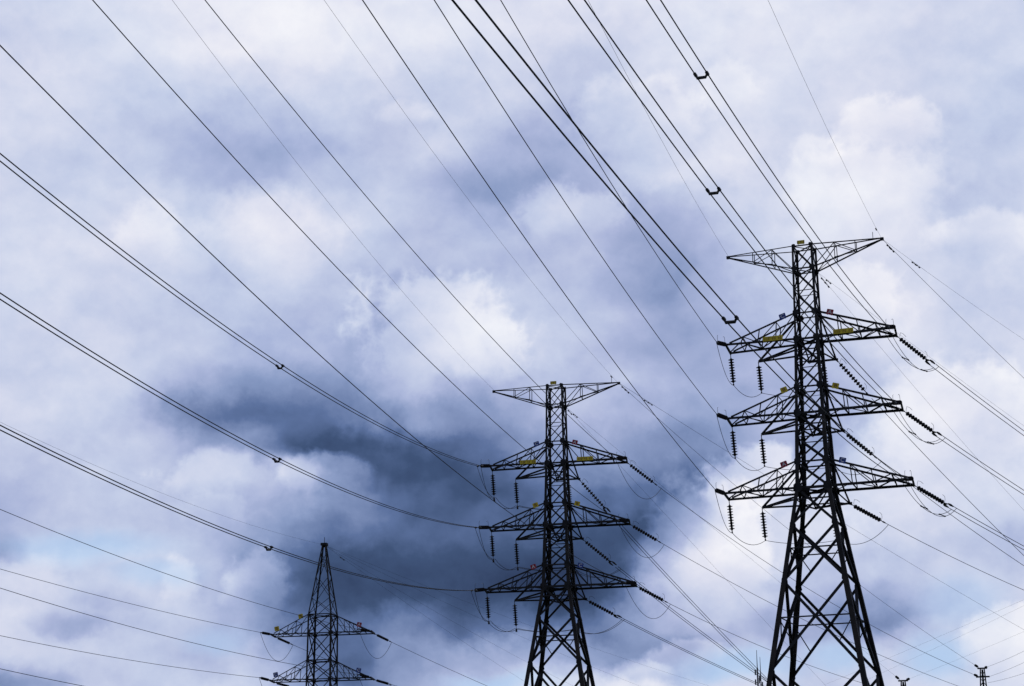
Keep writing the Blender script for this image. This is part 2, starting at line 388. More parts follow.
class Tower:
    def __init__(s, spec):
        s.spec = spec
        s.Zt = spec['top']
        m = Matrix.Translation((spec['x'], spec['y'], 0)) @ Matrix.Rotation(math.radians(spec['yaw']), 4, 'Z')
        s.M = m
        s.root = empty('transmission_tower', spec['label'], 'transmission tower', m, 'steel lattice transmission towers')
    def h(s, t):
        P = s.spec['profile']
        t = min(t, P[0][0])
        for (t0, h0), (t1, h1) in zip(P, P[1:]):
            if t <= t0 and t >= t1:
                return h0 + (h1 - h0) * (t0 - t) / (t0 - t1)
        return P[-1][1]
    def c(s, sx, sy, t):
        h = s.h(t)
        return Vector((sx * h, sy * h, s.Zt + t))
    def world(s, x, y, t):
        return s.M @ Vector((x, y, s.Zt + t))
    def legs(s):
        for sx in (-1, 1):
            for sy in (-1, 1):
                mb = MB()
                for (t0, t1, w) in s.spec['leg_sections']:
                    cuts = [t0] + [t for t, _ in s.spec['profile'] if t1 < t < t0] + [t1]
                    for a, b in zip(cuts, cuts[1:]):
                        off = Vector((sx, sy, 0)) * (w * 0.28)
                        mb.angle(s.c(sx, sy, a) + off, s.c(sx, sy, b) + off, (-sx, 0, 0), (0, -sy, 0), w, w * 0.14)
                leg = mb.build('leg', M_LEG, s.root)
                ft = MB()
                p = s.c(sx, sy, -s.Zt)
                ft.prism(p - Vector((0, 0, 0.3)), p + Vector((0, 0, 0.45)), [Vector((x * 0.55, y * 0.55, 0)) for x, y in ((-1, -1), (1, -1), (1, 1), (-1, 1))])
                ft.build('footing', M_CONC, s.root)
    def faces(s):
        return [((-1, -1), (1, -1), (0, -1, 0)), ((1, -1), (1, 1), (1, 0, 0)), ((1, 1), (-1, 1), (0, 1, 0)), ((-1, 1), (-1, -1), (-1, 0, 0))]
    def panel(s, t0, t1, w, name, redundant=0.0):
        for a, b, N in s.faces():
            A0, B0, A1, B1 = s.c(*a, t0), s.c(*b, t0), s.c(*a, t1), s.c(*b, t1)
            brace(name, A0, B1, N, w, s.root, 0.01)
            brace(name, B0, A1, N, w, s.root, 0.03 + w * 0.3)
            if redundant:
                # horizontals from the crossing to the legs, and short bars to the lower half diagonals
                wa, wb = (B0 - A0).length, (B1 - A1).length
                f = wa / (wa + wb)
                X = lerp(A0, B1, f)
                tc = t0 + (t1 - t0) * f
                La, Lb = s.c(*a, tc), s.c(*b, tc)
                brace('horizontal_strut', La, X, N, redundant, s.root, 0.06 + w * 0.4)
                brace('horizontal_strut', X, Lb, N, redundant, s.root, 0.06 + w * 0.4)
                brace('secondary_brace', La, lerp(X, A1, 0.5), N, redundant * 0.8, s.root, 0.09 + w * 0.4)
                brace('secondary_brace', Lb, lerp(X, B1, 0.5), N, redundant * 0.8, s.root, 0.09 + w * 0.4)
    def ring(s, t, w, cross=False):
        for a, b, N in s.faces():
            brace('horizontal_strut', s.c(*a, t), s.c(*b, t), N, w, s.root, 0.05)
        if cross:
            brace('plan_brace', s.c(-1, -1, t), s.c(1, 1, t), (0, 0, 1), w * 0.8, s.root, 0.02)
            brace('plan_brace', s.c(1, -1, t), s.c(-1, 1, t), (0, 0, 1), w * 0.8, s.root, 0.06)
    def gusset(s, t, size):
        for sx in (-1, 1):
            for sy in (-1, 1):
                mb = MB()
                p = s.c(sx, sy, t)
                for N, u_ in (((0, sy, 0), Vector((1, 0, 0))), ((sx, 0, 0), Vector((0, 1, 0)))):
                    N = Vector(N); up = Vector((0, 0, 1))
                    c = p + N * (size * 0.16) - u_ * 0.1 * (u_.dot(p) / abs(u_.dot(p)))
                    sec = [(-.5, -.25), (-.2, -.55), (.25, -.5), (.55, -.1), (.4, .4), (-.1, .55), (-.45, .35)]
                    mb.prism(c - N * 0.008, c + N * 0.008, [(u_ * x + up * y) * size for x, y in sec])
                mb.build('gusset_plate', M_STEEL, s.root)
    def arm(s, side, t, L, wy, rise, cw, lw, stations, flare=(0.08, 0.15), point=False):
        """box-section cross-arm: two bottom and two top chords meeting the tip, with its lacing as sub-parts"""
        tb, tt = t, t + rise
        lo, hi = (tb, tt) if rise > 0 else (tt, tb)
        ch = MB()
        bot, top = {}, {}
        for sy in (-1, 1):
            Ls = L if point else L + flare[0] - side * sy * flare[1]
            tipb = Vector((side * Ls, 0.06 * sy if point else sy * wy, s.Zt + (t - 0.09 if point else t)))
            tipt = Vector((side * (Ls - (0.0 if point else 0.25)), 0.06 * sy if point else sy * wy * 0.97, s.Zt + t + (0.02 if point else 0.10)))
            if point:
                b0, t0_ = s.c(side, sy, t + rise), s.c(side, sy, t)
            else:
                b0, t0_ = s.c(side, sy, t), s.c(side, sy, t + rise)
            bot[sy], top[sy] = (b0, tipb), (t0_, tipt)
            N = (0, sy, 0)
            brace_mb(ch, b0, tipb, N, cw, 0.0)
            brace_mb(ch, t0_, tipt, N, cw * 0.8, 0.012)
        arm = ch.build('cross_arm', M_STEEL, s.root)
        # lacing
        for sy in (-1, 1):
            N = (0, sy, 0)
            prev = None
            for k, f in enumerate(stations):
                pb, pt = lerp(*bot[sy], f), lerp(*top[sy], f)
                brace('lacing_bar', pb, pt, N, lw, arm, 0.03)
                if prev is not None:
                    a, b = (prev[1], pb) if k % 2 else (prev[0], pt)
                    brace('lacing_bar', a, b, N, lw, arm, 0.05)
                else:
                    brace('lacing_bar', top[sy][0] if not point else bot[sy][0], pb if not point else pt, N, lw, arm, 0.05)
                prev = (pb, pt)
        prev = (lerp(*bot[-1], 0.0), lerp(*bot[1], 0.0))
        for k, f in enumerate(stations + ([] if point else [1.0])):
            cur = (lerp(*bot[-1], f), lerp(*bot[1], f))
            if f < 1.0:
                brace('lacing_bar', cur[0], cur[1], (0, 0, -1), lw, arm, 0.03)
            a, b = (prev[0], cur[1]) if k % 2 else (prev[1], cur[0])
            brace('lacing_bar', a, b, (0, 0, -1), lw, arm, 0.05)
            prev = cur
        for f in stations[::2]:
            brace('lacing_bar', lerp(*top[-1], f), lerp(*top[1], f), (0, 0, 1), lw, arm, 0.03)
        if not point:
            eb = MB()
            p, q = bot[-1][1], bot[1][1]
            eb.box((p + q) / 2, (0.06, 0, 0), (0, 0, 0.08), (q - p) / 2 + Vector((0, 0.10, 0)))
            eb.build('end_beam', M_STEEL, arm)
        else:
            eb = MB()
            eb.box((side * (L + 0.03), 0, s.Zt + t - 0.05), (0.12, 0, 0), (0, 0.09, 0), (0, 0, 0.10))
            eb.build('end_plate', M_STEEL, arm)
        return bot, top

# double-circuit tower heads: (level below top, half length), shared by the two large towers
ARMS = [(-6.9, 5.82), (-12.28, 5.92), (-17.6, 6.35)]
SIDE_TIP = [(-4.0, 1.3), (-4.0, 1.2), (-4.1, 0.9)]
REAR_TIP = [(1.3, 3.1), (1.6, 2.6), (1.9, 2.1)]
REAR_NODE = [(-0.64, 3.1), (-0.69, 3.2), (-0.69, 2.9)]
ARM_HALF = {1: 1.2, 2: 0.95}

def large_tower(spec, which):
    T = Tower(spec)
    Zt = T.Zt
    T.legs()
    T.panel(0.0, -1.7, 0.075, 'body_lacing')
    for a, b in ((-1.7, -3.35), (-3.35, -5.0), (-5.0, -6.9)):
        T.panel(a, b, 0.08, 'body_lacing')
    for a, b in ((-6.9, -8.6), (-8.6, -10.4), (-10.4, -12.28)):
        T.panel(a, b, 0.105, 'body_lacing')
    for a, b in ((-12.28, -14.0), (-14.0, -15.75), (-15.75, -17.6)):
        T.panel(a, b, 0.13, 'body_lacing')
    low = spec['low_panels']
    T.panel(-17.6, low[0], 0.17, 'diagonal_brace')
    for i, (a, b) in enumerate(zip(low, low[1:])):
        T.panel(a, b, 0.20, 'diagonal_brace', 0.09)
    for t, w, x in ((-3.35, .05, False), (-8.6, .06, False), (-14.0, .07, False), (0, .08, True), (-1.7, .09, True), (-5.0, .09, False), (-6.9, .13, True), (-7.7, .08, False), (-10.4, .1, False), (-12.28, .15, True),
                    (-13.1, .09, False), (-15.75, .11, False), (-17.6, .17, True), (-18.4, .10, False)):
        T.ring(t, w, x)
    for t, sz in ((0, .26), (-1.7, .36), (-5.0, .44), (-6.9, .46), (-10.4, .47), (-12.28, .53), (-15.75, .50), (-17.6, .64), (low[0], .40), (low[1], .42)):
        T.gusset(t, sz)
    wy = ARM_HALF[which]
    for side in (-1, 1):
        T.arm(side, 0.0, 5.55, 0, -1.7, 0.085, 0.05, [0.32, 0.62], point=True)
        for (t, L) in ARMS:
            T.arm(side, t, L, wy, 1.9, 0.16, 0.065, [0.28, 0.54, 0.79], (0.30 if side > 0 else 0.04, 0.15))
    # rods standing on the earth-wire arms
    rod = MB(); rod.tube([(4.95, 0, Zt + 0.0), (4.95, 0, Zt + 0.55)], 0.022)
    rod.build('spike_rod', M_FIT, T.root)
    # outriggers that carry the jumpers round the body
    for k, (t, L) in enumerate(ARMS):
        z = t - 0.8
        tip = Vector((*SIDE_TIP[k], Zt + z))
        h = T.h(t)
        for q, w in ((T.c(-1, -1, t + 1.3), .12), (T.c(-1, 1, t), .11), (T.c(-1, 1, z), .10), (T.c(-1, -1, z), .10)):
            brace('outrigger_strut', tip, q, (0, -1, 0.2), w, T.root)
        nd = Vector((*REAR_NODE[k], Zt + z)); rt = Vector((*REAR_TIP[k], Zt + z))
        d = (rt - nd).normalized()
        brace('outrigger_beam', nd - d * 0.15, rt + d * 0.1, (0, 0, -1), 0.16, T.root)
        for p, q, w in ((nd, T.c(-1, 1, z), .10), (nd, T.c(1, 1, z), .10), (nd, T.c(-1, 1, t + 0.9), .09), (nd, T.c(1, 1, t + 0.9), .09),
                        (rt, T.c(1, 1, z), .10), (rt, T.c(1, 1, t + 1.9), .11), (rt, T.c(1, -1, t), .08)):
            brace('outrigger_strut', p, q, (0, 1, 0.2), w, T.root)
    return T

T1 = large_tower(dict(x=20.97, y=130.36, top=45.0, yaw=-20.8, label='tallest black lattice tower, at the right, twin wires on its right arms',
    profile=[(0, .70), (-6.9, .80), (-12.28, .96), (-17.6, 1.14), (-45.0, 5.40)],
    leg_sections=[(0.06, -6.9, .15), (-6.9, -13.6, .21), (-13.6, -20.2, .27), (-20.2, -24.2, .31), (-24.2, -45.0, .35)],
    low_panels=[-20.2, -24.1, -30.2, -37.4, -45.0]), 1)
T2 = large_tower(dict(x=3.80, y=162.20, top=43.0, yaw=-13.47, label='middle black lattice tower, twin wires on its left arms',
    profile=[(0, .70), (-6.9, .80), (-12.28, .96), (-17.6, 1.14), (-43.0, 5.1)],
    leg_sections=[(0.06, -6.9, .15), (-6.9, -13.6, .21), (-13.6, -20.2, .27), (-20.2, -24.2, .31), (-24.2, -43.0, .35)],
    low_panels=[-20.2, -24.1, -30.2, -36.5, -43.0]), 2)

# ---- smaller tower with a pointed peak
T3 = Tower(dict(x=-18.35, y=184.09, top=32.97, yaw=-10.9, label='smaller lattice tower with a pointed peak at the lower left',
    profile=[(0, .16), (-6.8, 1.13), (-17.3, 1.22), (-32.97, 3.6)],
    leg_sections=[(0.05, -6.8, .12), (-6.8, -17.3, .16), (-17.3, -32.97, .22)]))
T3.legs()
for a, b in ((-0.8, -3.2), (-3.2, -5.2), (-5.2, -6.8)):
    T3.panel(a, b, 0.05, 'body_lacing')
for a, b in ((-6.8, -8.6), (-8.6, -11.15), (-11.15, -12.95), (-12.95, -15.5), (-15.5, -17.3)):
    T3.panel(a, b, 0.085, 'body_lacing')
for a, b in ((-17.3, -21.0), (-21.0, -26.0), (-26.0, -32.97)):
    T3.panel(a, b, 0.11, 'diagonal_brace', 0.06)
for t in (-0.1, -6.8, -8.6, -11.15, -12.95, -15.5, -17.3):
    T3.ring(t, 0.085, True)
for t in (-8.6, -11.15, -12.95, -15.5):
    T3.gusset(t, 0.30)
ARMS3 = [(-8.6, 4.95), (-12.95, 4.95), (-17.3, 4.95)]
for side in (-1, 1):
    for (t, L) in ARMS3:
        T3.arm(side, t, L, 1.0, 1.8, 0.10, 0.05, [0.34, 0.58, 0.8], (0.0, 0.12))
cap = MB(); cap.box((0, 0, T3.Zt + 0.05), (0.3, 0, 0), (0, 0.3, 0), (0, 0, 0.12)); cap.tube([(0, 0, T3.Zt + .1), (0, 0, T3.Zt + .75)], 0.03)
cap.build('peak_cap', M_STEEL, T3.root)

# ---- distant narrow towers low at the right
def far_tower(x, y, top, yaw, label):
    T = Tower(dict(x=x, y=y, top=top, yaw=yaw, label=label,
        profile=[(0, .22), (-top, 1.5)], leg_sections=[(0, -top, .12)]))
    T.legs()
    t = -0.3
    step = 0.7
    while t - step > -top:
        T.panel(t, t - step, 0.05, 'body_lacing' if t > -8 else 'diagonal_brace'); t -= step; step *= 1.18
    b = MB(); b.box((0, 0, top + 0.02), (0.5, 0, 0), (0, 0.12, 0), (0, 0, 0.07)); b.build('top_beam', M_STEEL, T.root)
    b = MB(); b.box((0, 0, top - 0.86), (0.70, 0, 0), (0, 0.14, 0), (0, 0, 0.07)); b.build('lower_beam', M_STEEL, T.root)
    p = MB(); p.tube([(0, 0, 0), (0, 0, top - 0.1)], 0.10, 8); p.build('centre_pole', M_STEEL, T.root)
    return T
FA = far_tower(49.0, 202.7, 22.5, -15, 'distant slim tower at the lower right edge, black insulators either side of its head')
FB = far_tower(39.95, 199.3, 20.95, -13, 'distant slim tower head just above the lower frame edge, left of the other one')

# ---- two antenna masts far beyond, seen left of the tall tower's foot
def mast(x, y, top, thick, label, panels):
    r = empty('antenna_mast', label, 'antenna mast', Matrix.Translation((x, y, 0)))
    m = MB(); m.tube([(0, 0, 0), (0, 0, top - 5.6), (0, 0, top - 2.7)], [thick, thick * .8, thick * .75], 8); m.build('pole', M_MAST, r)
    w = MB(); w.tube([(0, 0, top - 2.8), (0, 0, top)], [0.07, 0.035], 6); w.build('whip_antenna', M_MAST, r)
    for (dx, t) in panels:
        b = MB(); b.box((dx, 0, top - t), (0.10, 0, 0), (0, 0.08, 0), (0, 0, 0.42)); b.tube([(dx, 0, top - t), (0, 0, top - t)], 0.03); b.build('antenna_panel', M_MAST, r)
    return r
mast(37.35, 297.7, 35.4, .16, 'taller thin antenna mast left of the tall tower foot', [(-.32, 3.4), (-.34, 4.9), (.3, 4.3)])
mast(41.6, 327.4, 37.6, .12, 'shorter faint antenna mast beside the taller mast', [(-.25, 4.0), (.25, 4.6)])

# ------------------------------------------------------------------ wires
WIRES = {
  't1_la': (14.148, 127.365, 37.166, -1.82383, -0.05381, 0.0006, 200),
  't1_lb': (13.961, 127.367, 32.068, -1.83358, -0.02277, 0.0006, 200),
  't1_lc': (13.677, 127.473, 26.849, -1.84662, 0.02119, 0.0006, 200),
  't1_ra': (24.918, 122.993, 36.909, -1.87367, -0.14401, 0.0006, 200),
  't1_rb': (25.047, 122.9, 31.681, -1.88278, -0.11545, 0.0006, 200),
  't1_rc': (25.474, 122.7, 26.529, -1.86565, -0.13845, 0.0006, 200),
  't1_el': (15.782, 132.331, 45.0, -1.77769, -0.16039, 0.0004, 200),
  't1_er': (26.158, 128.389, 45.0, -1.84463, -0.15738, 0.0004, 200),
  't2_la': (-2.826, 158.335, 35.187, -1.7269, -0.16206, 0.0007025, 200),
  't2_lb': (-3.012, 158.348, 29.948, -1.72193, -0.16016, 0.0007011, 200),
  't2_lc': (-3.361, 158.426, 24.686, -1.72862, -0.14676, 0.0007023, 200),
  't2_ra': (8.561, 155.916, 35.213, -1.83326, -0.02344, 0.0007006, 200),
  't2_rb': (8.606, 155.875, 29.991, -1.81892, -0.04507, 0.0007017, 200),
  't2_rc': (9.051, 155.748, 24.805, -1.8047, -0.06292, 0.0007012, 200),
  't2_el': (-1.549, 163.481, 43.0, -1.73149, -0.0781, 0.0005, 200),
  't2_er': (9.149, 160.919, 43.0, -1.79114, -0.06389, 0.0005, 200),
  't3_la': (-23.958, 181.98, 24.292, -1.94336, -0.01922, 0.000598, 200),
  't3_lb': (-23.965, 181.98, 20.065, -1.89435, -0.04783, 0.0005997, 200),
  't3_ra': (-14.524, 180.228, 24.286, -1.81983, -0.05268, 0.0006077, 200),
  't3_rb': (-14.514, 180.225, 20.097, -1.84071, -0.05293, 0.000601, 200),
  't3_rc': (-14.602, 180.289, 15.939, -1.83501, -0.06501, 0.0006014, 200),
  't3_e': (-18.347, 184.088, 32.966, -1.75431, -0.10164, 0.0006029, 200),
  't1_ra_o': (26.977, 129.362, 38.1, 0.78779, -0.29246, 0.0013202, 60),
  't1_rb_o': (27.071, 129.326, 32.72, 0.78635, -0.26027, 0.0011949, 60),
  't1_rc_o': (27.472, 129.174, 27.4, 0.78618, -0.21538, 0.0011796, 60),
  't1_la_o': (23.286, 132.796, 37.3, 0.79229, -0.51561, 0.0016199, 60),
  't1_lb_o': (23.389, 132.222, 31.92, 0.79875, -0.34109, 0.0019355, 60),
  't1_lc_o': (23.492, 131.648, 26.6, 0.79175, -0.2037, 0.0015855, 60),
  't1_er1_o': (26.158, 128.389, 45.0, 0.7871, -0.23005, 0.0012615, 70),
  't1_er2_o': (26.158, 128.389, 45.0, 0.786, -0.40771, 0.0011636, 70),
  't1_el1_o': (21.899, 130.777, 43.3, 0.78912, -0.57121, 0.0014092, 73),
  't1_el2_o': (21.899, 130.777, 43.3, 0.78295, -0.27671, 0.0005759, 80),
  't2_ra_o': (9.827, 161.733, 36.1, 0.8112, -0.36956, 0.002, 55.95),
  't2_rb_o': (9.924, 161.71, 30.72, 0.8055, -0.27593, 0.0014245, 90),
  't2_rc_o': (10.342, 161.61, 25.4, 0.81895, -0.24695, 0.0021565, 70),
  't2_la_o': (5.786, 164.912, 35.3, 0.80703, -0.63632, 0.0015244, 46),
  't2_lb_o': (5.962, 164.356, 29.92, 0.80431, -0.43894, 0.0012866, 57),
  't2_lc_o': (6.137, 163.8, 24.6, 0.8055, -0.26764, 0.001401, 70),
  't2_er1_o': (9.197, 160.907, 43.0, 0.801, -0.25889, 0.0003011, 110),
  't2_er2_o': (9.197, 160.907, 43.0, 0.81138, -0.44412, 0.00152, 57.04),
  't2_el1_o': (4.668, 162.732, 41.3, 0.80169, -0.59523, 0.0001957, 55),
  't2_el2_o': (4.668, 162.732, 41.3, 0.80718, -0.40544, 0.0001, 50.37),
  't3_ra_o': (-13.416, 184.157, 24.366, 0.80402, -0.27952, 0.0012855, 70),
  't3_la_o': (-23.137, 186.029, 24.366, 0.80303, -0.26231, 0.0011348, 70),
  't3_rb_o': (-13.416, 184.157, 20.016, 0.80284, -0.14597, 0.001097, 40),
  't3_lb_o': (-23.137, 186.029, 20.016, 0.80284, -0.14926, 0.0010978, 40),
  't3_e1_o': (-18.347, 184.088, 32.966, 0.80128, -0.20324, 0.0006367, 95),
  't3_e2_o': (-18.347, 184.088, 32.966, 0.80138, -0.26073, 0.0007168, 80),
  't3_e3_o': (-18.347, 184.088, 32.966, 0.80355, -0.35998, 0.0012159, 70),
  't3_e4_o': (-18.347, 184.088, 32.966, 0.80329, -0.43695, 0.0011786, 60),
}
SPACERS = {'t1_ra': 59.6, 't1_rb': 56.2, 't1_rc': 61.6, 't2_la': 61.0, 't2_lb': 61.5, 't2_lc': 60.0}
DAMPERS = {'t1_er2_o': [0.9, 1.2], 't1_er1_o': [4.0, 4.4], 't1_el1_o': [0.7, 1.1], 't1_el2_o': [1.3], 't1_er': [4.4], 't2_er1_o': [3.7, 4.2], 't2_er2_o': [0.7, 1.1], 't2_el1_o': [0.5], 't2_el2_o': [1.2], 't3_e4_o': [2.3], 't2_er': [3.3]}
TIPS = {'t1_la': [15.206, 131.266, 38.1], 't1_lb': [15.113, 131.301, 32.72], 't1_lc': [14.711, 131.454, 27.4], 't1_ra': [26.405, 127.012, 38.1], 't1_rb': [26.499, 126.976, 32.72], 't1_rc': [26.901, 126.823, 27.4], 't2_la': [-1.974, 162.606, 36.1], 't2_lb': [-2.071, 162.629, 30.72], 't2_lc': [-2.49, 162.73, 25.4], 't2_ra': [9.676, 159.816, 36.1], 't2_rb': [9.773, 159.792, 30.72], 't2_rc': [10.192, 159.692, 25.4], 't3_la': [-23.279, 184.019, 24.366], 't3_lb': [-23.279, 184.019, 20.016], 't3_ra': [-13.558, 182.147, 24.366], 't3_rb': [-13.558, 182.147, 20.016], 't3_rc': [-13.558, 182.147, 15.666]}
EARTH_R = {'t2_er2_o': .014, 't2_er1_o': .012, 't1_er2_o': .014}

def wire_pt(W, s, lat=0.0):
    x, y, z, ph, m, a, L = W
    return Vector((x + s * math.cos(ph) - lat * math.sin(ph), y + s * math.sin(ph) + lat * math.cos(ph), z + m * s + a * s * s))
def wire_dir(W, s):
    x, y, z, ph, m, a, L = W
    return Vector((math.cos(ph), math.sin(ph), m + 2 * a * s)).normalized()
def wire_mb(W, s0, lat, r, n=90):
    L = W[6]
    return [wire_pt(W, s0 + (L - s0) * (i / n), lat) for i in range(n + 1)], r
R_COND, R_EARTH = 0.021, 0.0075

def frame(p, d):
    return Matrix.Translation(p) @ d.to_track_quat('Z', 'Y').to_matrix().to_4x4()

# ---- insulator strings: built once, then copied
def string_proto(n, dia, pitch, lead, tail, horns, yoke, core=0.035):
    r = empty('insulator_string', 'x', 'insulator', None)
    disc = MB()
    R_ = dia / 2
    disc.lathe([(core, 0), (core + .015, .05), (R_ * .55, .06), (R_ * .97, .085), (R_, .10), (R_ * .85, .108), (core + .015, .10), (core, pitch)])
    dm = disc.mesh('disc', M_DISC, False)
    for i in range(n):
        d = link_obj('disc', dm, r); d.location = (0, 0, lead + i * pitch)
    f = MB()
    f.tube([(0, 0, 0), (0, 0, lead * .5), (0, 0, lead)], [0.028, 0.02, 0.045], 6)
    f.box((0, 0, lead * .25), (0.05, 0, 0), (0, 0.025, 0), (0, 0, 0.09))
    f.build('shackle', M_FIT, r)
    e = lead + n * pitch
    c = MB()
    if yoke:
        c.prism((0, -.02, e), (0, .02, e), [Vector(v) for v in ((-.05, 0, 0), (.05, 0, 0), (.21, 0, .30), (-.21, 0, .30))])
        for sx in (-1, 1):
            c.tube([(sx * yoke, 0, e + .26), (sx * yoke, 0, e + .5), (sx * yoke, 0, e + tail)], [0.055, 0.085, 0.045], 8)
    else:
        c.tube([(0, 0, e), (0, 0, e + tail * .35), (0, 0, e + tail * .5), (0, 0, e + tail)], [0.03, 0.03, 0.06, 0.04], 8)
    c.build('wire_clamp', M_FIT, r)
    if horns:
        h1 = MB(); h1.tube([(0, 0, lead * .9), (0, .20, lead * .75), (0, .48, lead * .85), (0, .55, lead + .25), (0, .5, lead + .6)], 0.013, 5); h1.build('arcing_horn', M_FIT, r)
        h2 = MB(); h2.tube([(0, 0, e + .05), (0, .3, e + .12), (0, .5, e + .05), (0, .55, e - .22)], 0.013, 5); h2.build('arcing_horn', M_FIT, r)
    return r
def copy_tree(o):
    c = o.copy(); COL.objects.link(c)
    for ch in o.children:
        k = ch.copy(); COL.objects.link(k); k.parent = c
    return c
used = set()
def place_string(proto, p, d, label, group):
    if proto.name in used: o = copy_tree(proto)
    else: o = proto; used.add(proto.name)
    o.matrix_world = frame(Vector(p), Vector(d))
    o['label'] = label; o['group'] = group
    return o
P_T = string_proto(10, .32, .32, .50, .55, True, 0)        # tension, one wire; 3.65 m
P_Y = string_proto(10, .32, .32, .50, .85, True, .20)      # tension, two wires
P_S = string_proto(9, .42, .20, .30, .22, False, 0, .075)       # hanging, jumper support
P_SY = string_proto(9, .42, .20, .30, .30, False, .16, .075)
P_3 = string_proto(10, .26, .15, .35, .40, False, 0)
P_F = string_proto(4, .26, .12, .08, .12, False, 0)
LEN_T, LEN_Y, LEN_S, LEN_3 = .50 + 10 * .32 + .55, .50 + 10 * .32 + .85, .30 + 9 * .20 + .22, .35 + 1.5 + .40

def spacer(parent, W, s, sep):
    """U-shaped bar with a clamp on each wire"""
    a, b = wire_pt(W, s, sep / 2), wire_pt(W, s, -sep / 2)
    d = wire_dir(W, s); lat = (b - a).normalized(); dn = Vector((0, 0, -1))
    m = MB()
    m.tube([a, a + dn * .14 + lat * .07, b + dn * .14 - lat * .07, b], [.045, .065, .065, .045], 6)
    for p in (a, b): m.tube([p - d * .13, p + d * .13], .065, 8)
    return m.build('spacer', M_FIT, parent)

def conductor(key, s0, label, cat='power line', r=R_COND, group=None):
    W = WIRES[key]
    m = MB(); m.tube(*wire_mb(W, s0, 0, r))
    return tag(m.build('power_line', M_WIRE), label, cat, group)
def pair(key, s0, sep, label, group, sp=None):
    W = WIRES[key]
    p0 = wire_pt(W, s0)
    r = empty('power_line_pair', label, 'power line', None, group)
    for lat in (-sep / 2, sep / 2):
        m = MB(); m.tube(*wire_mb(W, s0, lat, R_COND * 1.15)); m.build('conductor', M_WIRE, r)
    if sp: 
        for s in sp:
            if s < W[6]: spacer(r, W, s, sep)
    return r
def sag_path(pts, sags, n=14):
    res = []
    for (p, q), sg in zip(zip(pts, pts[1:]), sags):
        for i in range(n + (0)):
            f = i / n
            res.append(Vector(p).lerp(Vector(q), f) - Vector((0, 0, sg * 4 * f * (1 - f))))
    res.append(Vector(pts[-1]))
    return res
def jumper(paths, label, group, spacers=()):
    if len(paths) == 1:
        m = MB(); m.tube(paths[0], R_COND * .9)
        return tag(m.build('jumper_wire', M_WIRE), label, 'jumper wire', group)
    r = empty('jumper_wire_pair', label, 'jumper wire', None, group)
    for p in paths:
        m = MB(); m.tube(p, R_COND * .9); m.build('conductor', M_WIRE, r)
    for i in spacers:
        a, b = paths[0][i], paths[1][i]
        d = (paths[0][i + 1] - a).normalized()
        m = MB(); m.tube([a, b], .035, 6)
        for p in (a, b): m.tube([p - d * .10, p + d * .10], .05, 8)
        m.build('spacer', M_FIT, r)
    return r

LEVEL = ['top', 'middle', 'lowest']
TN = {1: 'tall right tower', 2: 'middle tower', 3: 'small pointed tower'}
GW, GI, GH, GJ, GE = 'overhead power lines', 'tension insulator strings', 'hanging jumper insulators', 'jumper wires round the tower arms', 'thin earth wires'

